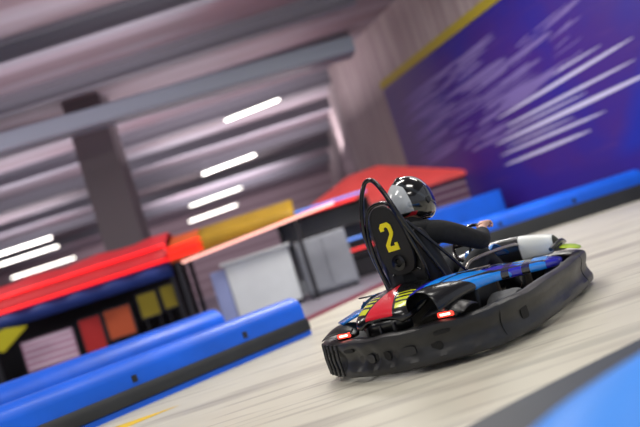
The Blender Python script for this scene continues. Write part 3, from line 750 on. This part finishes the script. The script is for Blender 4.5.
# joints
Pel = (.57, 0, .23); Wai = (.52, 0, .38); Che = (.51, 0, .58); Shc = (.54, 0, .74); Nek = (.58, 0, .82); Hd = (.63, 0, .93)
RS = (.56, -.20, .735); RE = (.88, -.30, .575); RW = (1.15, -.18, .645)
LS = (.56, .20, .735); LE = (.88, .30, .585); LW = (1.15, .16, .66)
RH = (.62, -.10, .20); RK = (1.08, -.15, .485); RA = (1.52, -.13, .14); RT = (1.63, -.13, .20)
LH = (.62, .10, .20); LK = (1.08, .15, .485); LA = (1.52, .13, .14); LT = (1.63, .13, .20)
V = []; Ed = []
def v(p, r, r2=None): V.append((p[0], p[1], p[2], r, r2 if r2 else r)); return len(V)-1
def e(a, b): Ed.append((a, b)); return b
pel = v(Pel, .11, .13); wai = e(pel, v(Wai, .10, .13)); che = e(wai, v(Che, .105, .15)); shc = e(che, v(Shc, .08, .11)); nek = e(shc, v(Nek, .055)); hd = e(nek, v(Hd, .085, .085)); e(hd, v((.63, 0, 1.0), .07))
for S, E_, W_, s in ((RS, RE, RW, -1), (LS, LE, LW, 1)):
    a = e(shc, v(S, .056)); b2 = e(a, v(E_, .048)); w_ = e(b2, v(W_, .036, .033))
    pw = e(w_, v((W_[0]+.055, W_[1]-s*.008, W_[2]+.022), .026, .044))
    base = Vector((W_[0]+.085, W_[1]-s*.014, W_[2]+.03))
    for k, (dy, l) in enumerate(((-.036, .036), (-.012, .041), (.012, .039), (.035, .030))):
        f0 = e(pw, v((base.x, base.y+dy, base.z+.006), .0115)); f1 = e(f0, v((base.x+l, base.y+dy*1.05, base.z-.002), .0108))
        f2 = e(f1, v((base.x+l+.012, base.y+dy*1.05, base.z-.026), .0098)); e(f2, v((base.x+l-.006, base.y+dy, base.z-.042), .0088))
    t0 = e(w_, v((W_[0]+.03, W_[1]-s*.038, W_[2]+.005), .012)); t1 = e(t0, v((W_[0]+.06, W_[1]-s*.052, W_[2]-.004), .010)); e(t1, v((W_[0]+.085, W_[1]-s*.045, W_[2]-.012), .008))
for H_, K_, A_, T_ in ((RH, RK, RA, RT), (LH, LK, LA, LT)):
    a = e(pel, v(H_, .078)); b2 = e(a, v(K_, .056)); c2 = e(b2, v(A_, .036)); e(c2, v(T_, .03))
body = skin_mesh('body', V, Ed, M['skin'], parent=drv)
# hoodie
V = []; Ed = []
pel = v((.56, 0, .27), .125, .15); wai = e(pel, v(Wai, .135, .17)); che = e(wai, v(Che, .145, .20)); shc = e(che, v(Shc, .10, .13)); e(shc, v((.575, 0, .83), .082))
for S, E_, W_ in ((RS, RE, RW), (LS, LE, LW)):
    a = e(shc, v(S, .082)); mid = e(a, v(tuple((Vector(S)+Vector(E_))/2 + Vector((0, 0, .005))), .076)); b2 = e(mid, v(E_, .068))
    m2 = e(b2, v(tuple((Vector(E_)*.45+Vector(W_)*.55)), .058)); e(m2, v(tuple(Vector(W_)*.74+Vector(E_)*.26), .050))
hood = skin_mesh('hoodie', V, Ed, M['hoodie'], parent=drv)
tube('hood_fold', [(.58, .11, .79), (.50, .11, .79), (.44, .07, .80), (.42, 0, .805), (.44, -.07, .80), (.50, -.11, .79), (.58, -.11, .79)], .045, M['hoodie'], drv)
V = []; Ed = []
pel = v((.58, 0, .23), .12, .14)
for H_, K_, A_ in ((RH, RK, RA), (LH, LK, LA)):
    a = e(pel, v(H_, .11)); m2 = e(a, v(tuple((Vector(H_)+Vector(K_))/2), .10)); b2 = e(m2, v(K_, .078)); e(b2, v(tuple((Vector(K_)+Vector(A_))/2), .060)); e(len(V)-1, v(tuple(Vector(A_)), .052))
skin_mesh('trousers', V, Ed, M['trousers'], parent=drv)
for A_, T_ in ((RA, RT), (LA, LT)):
    V = []; Ed = []; a = v((A_[0]-.02, A_[1], A_[2]-.01), .05, .045); b2 = e(a, v((A_[0]+.04, A_[1], A_[2]+.0), .045, .042)); c2 = e(b2, v((T_[0]-.03, T_[1], T_[2]+.0), .04, .045)); e(c2, v((T_[0]+.02, T_[1], T_[2]+.05), .03, .04))
    skin_mesh('shoe', V, Ed, M['shoe'], parent=drv)
V = []; Ed = []; a = v((.565, 0, .77), .075); a = e(a, v((.59, 0, .85), .078)); a = e(a, v((.625, 0, .93), .092)); e(a, v((.635, 0, 1.0), .085))
skin_mesh('balaclava', V, Ed, M['hoodie'], parent=drv)
# helmet
hm = bpy.data.materials.new('helmet_graphics'); hm.use_nodes = True; b = hm.node_tree.nodes['Principled BSDF']
b.inputs['Roughness'].default_value = .16; b.inputs['Coat Weight'].default_value = 1.0; b.inputs['Coat Roughness'].default_value = .05
nb = NB(hm); o = nb.xyz()
silver = nb.mix(nb.band(nb.noise(9, (1, 1, .7)), .5, 9, .08), 'c9cfd2', '7f878b')
c = nb.mix(0.0, '0d1012', '0d1012')
sh1 = nb.lincomb(o, 1.0, -.55, .25, 0)
c = nb.mix(nb.m('MULTIPLY', nb.band(sh1, -9, -.045, .006), nb.band(o[2], -.065, .125, .006)), c, silver)
c = nb.mix(nb.m('MULTIPLY', nb.band(nb.lincomb(o, 1.0, .9, .35, 0), -.022, .012, .004), nb.band(o[2], -.03, 9, .004)), c, 'e6ecee')
c = nb.mix(nb.m('MULTIPLY', nb.band(nb.lincomb(o, .35, 1.0, -.5, 0), -.012, .012, .003), nb.band(o[0], -9, .03, .004)), c, '0a0c0e')
c = nb.mix(nb.m('MULTIPLY', nb.band(nb.lincomb(o, .6, -.4, 1.0, 0), .045, .07, .003), nb.band(o[1], -9, 9, .004)), c, '30363a')
c = nb.mix(nb.m('MULTIPLY', nb.band(nb.lincomb(o, 1, .3, 0, 0), -.125, -.095, .003), nb.band(o[2], -.085, -.06, .003)), c, 'a01420')
nb.base(c)
rows = []; nu, nv = 40, 22
def helm_pt(a, t, sc=1.0):
    # a: azimuth, 0 = forward; t: polar from top
    ca, sa, st, ct = cos(a), sin(a), sin(t), cos(t)
    x = .158*st*ca; y = .130*st*sa; z = .150*ct
    if ct < .1 and ca > 0:
        k = min(1, (.1-ct)/.5) * ca**1.5; x += .032*k      # chin bar
    if ct < -.2 and ca < 0: x *= 1 - .25*min(1, (-.2-ct)/.6)   # nape tucks in
    if ct < -.55: z = -.150*.55 - (-.55-ct)*.10
    return Vector((x, y, z))*sc
for i in range(nu):
    rows.append([helm_pt(2*pi*i/nu, .02 + (2.45-.02)*j/nv) for j in range(nv+1)])
bm = bmesh.new(); grid_faces(bm, rows, close_u=True)
helmet = mesh_obj('helmet', bm, hm, drv, subsurf=1, solid=.008, autosmooth=False)
helmet.scale = (1.06, 1.08, 1.18); helmet.location = (.65, 0, .968); helmet.rotation_euler = (0, radians(6), radians(-12)); helmet['label'] = 'black and silver full face helmet'
rows = []
for i in range(21):
    a = radians(-82 + 164*i/20); rows.append([helm_pt(a, radians(62 + 46*j/8*(1-.25*abs(i-10)/10)), 1.035) for j in range(9)])
bm = bmesh.new(); grid_faces(bm, rows); mesh_obj('visor', bm, M['visor'], helmet, subsurf=1, solid=.003, autosmooth=False)
for s in (-1, 1):
    bm = bmesh.new(); lathe(bm, [(0, .012), (.018, .012), (.024, .0)], 16, 'Y', (.02, 0, -.01))
    pv = mesh_obj('visor_pivot', bm, M['plastic_smooth'], helmet); pv.location = (0, s*.128, 0); pv.scale = (1, s, 1)
bm = bmesh.new(); add_tube(bm, [helm_pt(radians(180), t, 1.02) for t in (.25, .4, .55, .7)], [.006, .012, .012, .006], 8); mesh_obj('rear_vent', bm, M['plastic_smooth'], helmet)
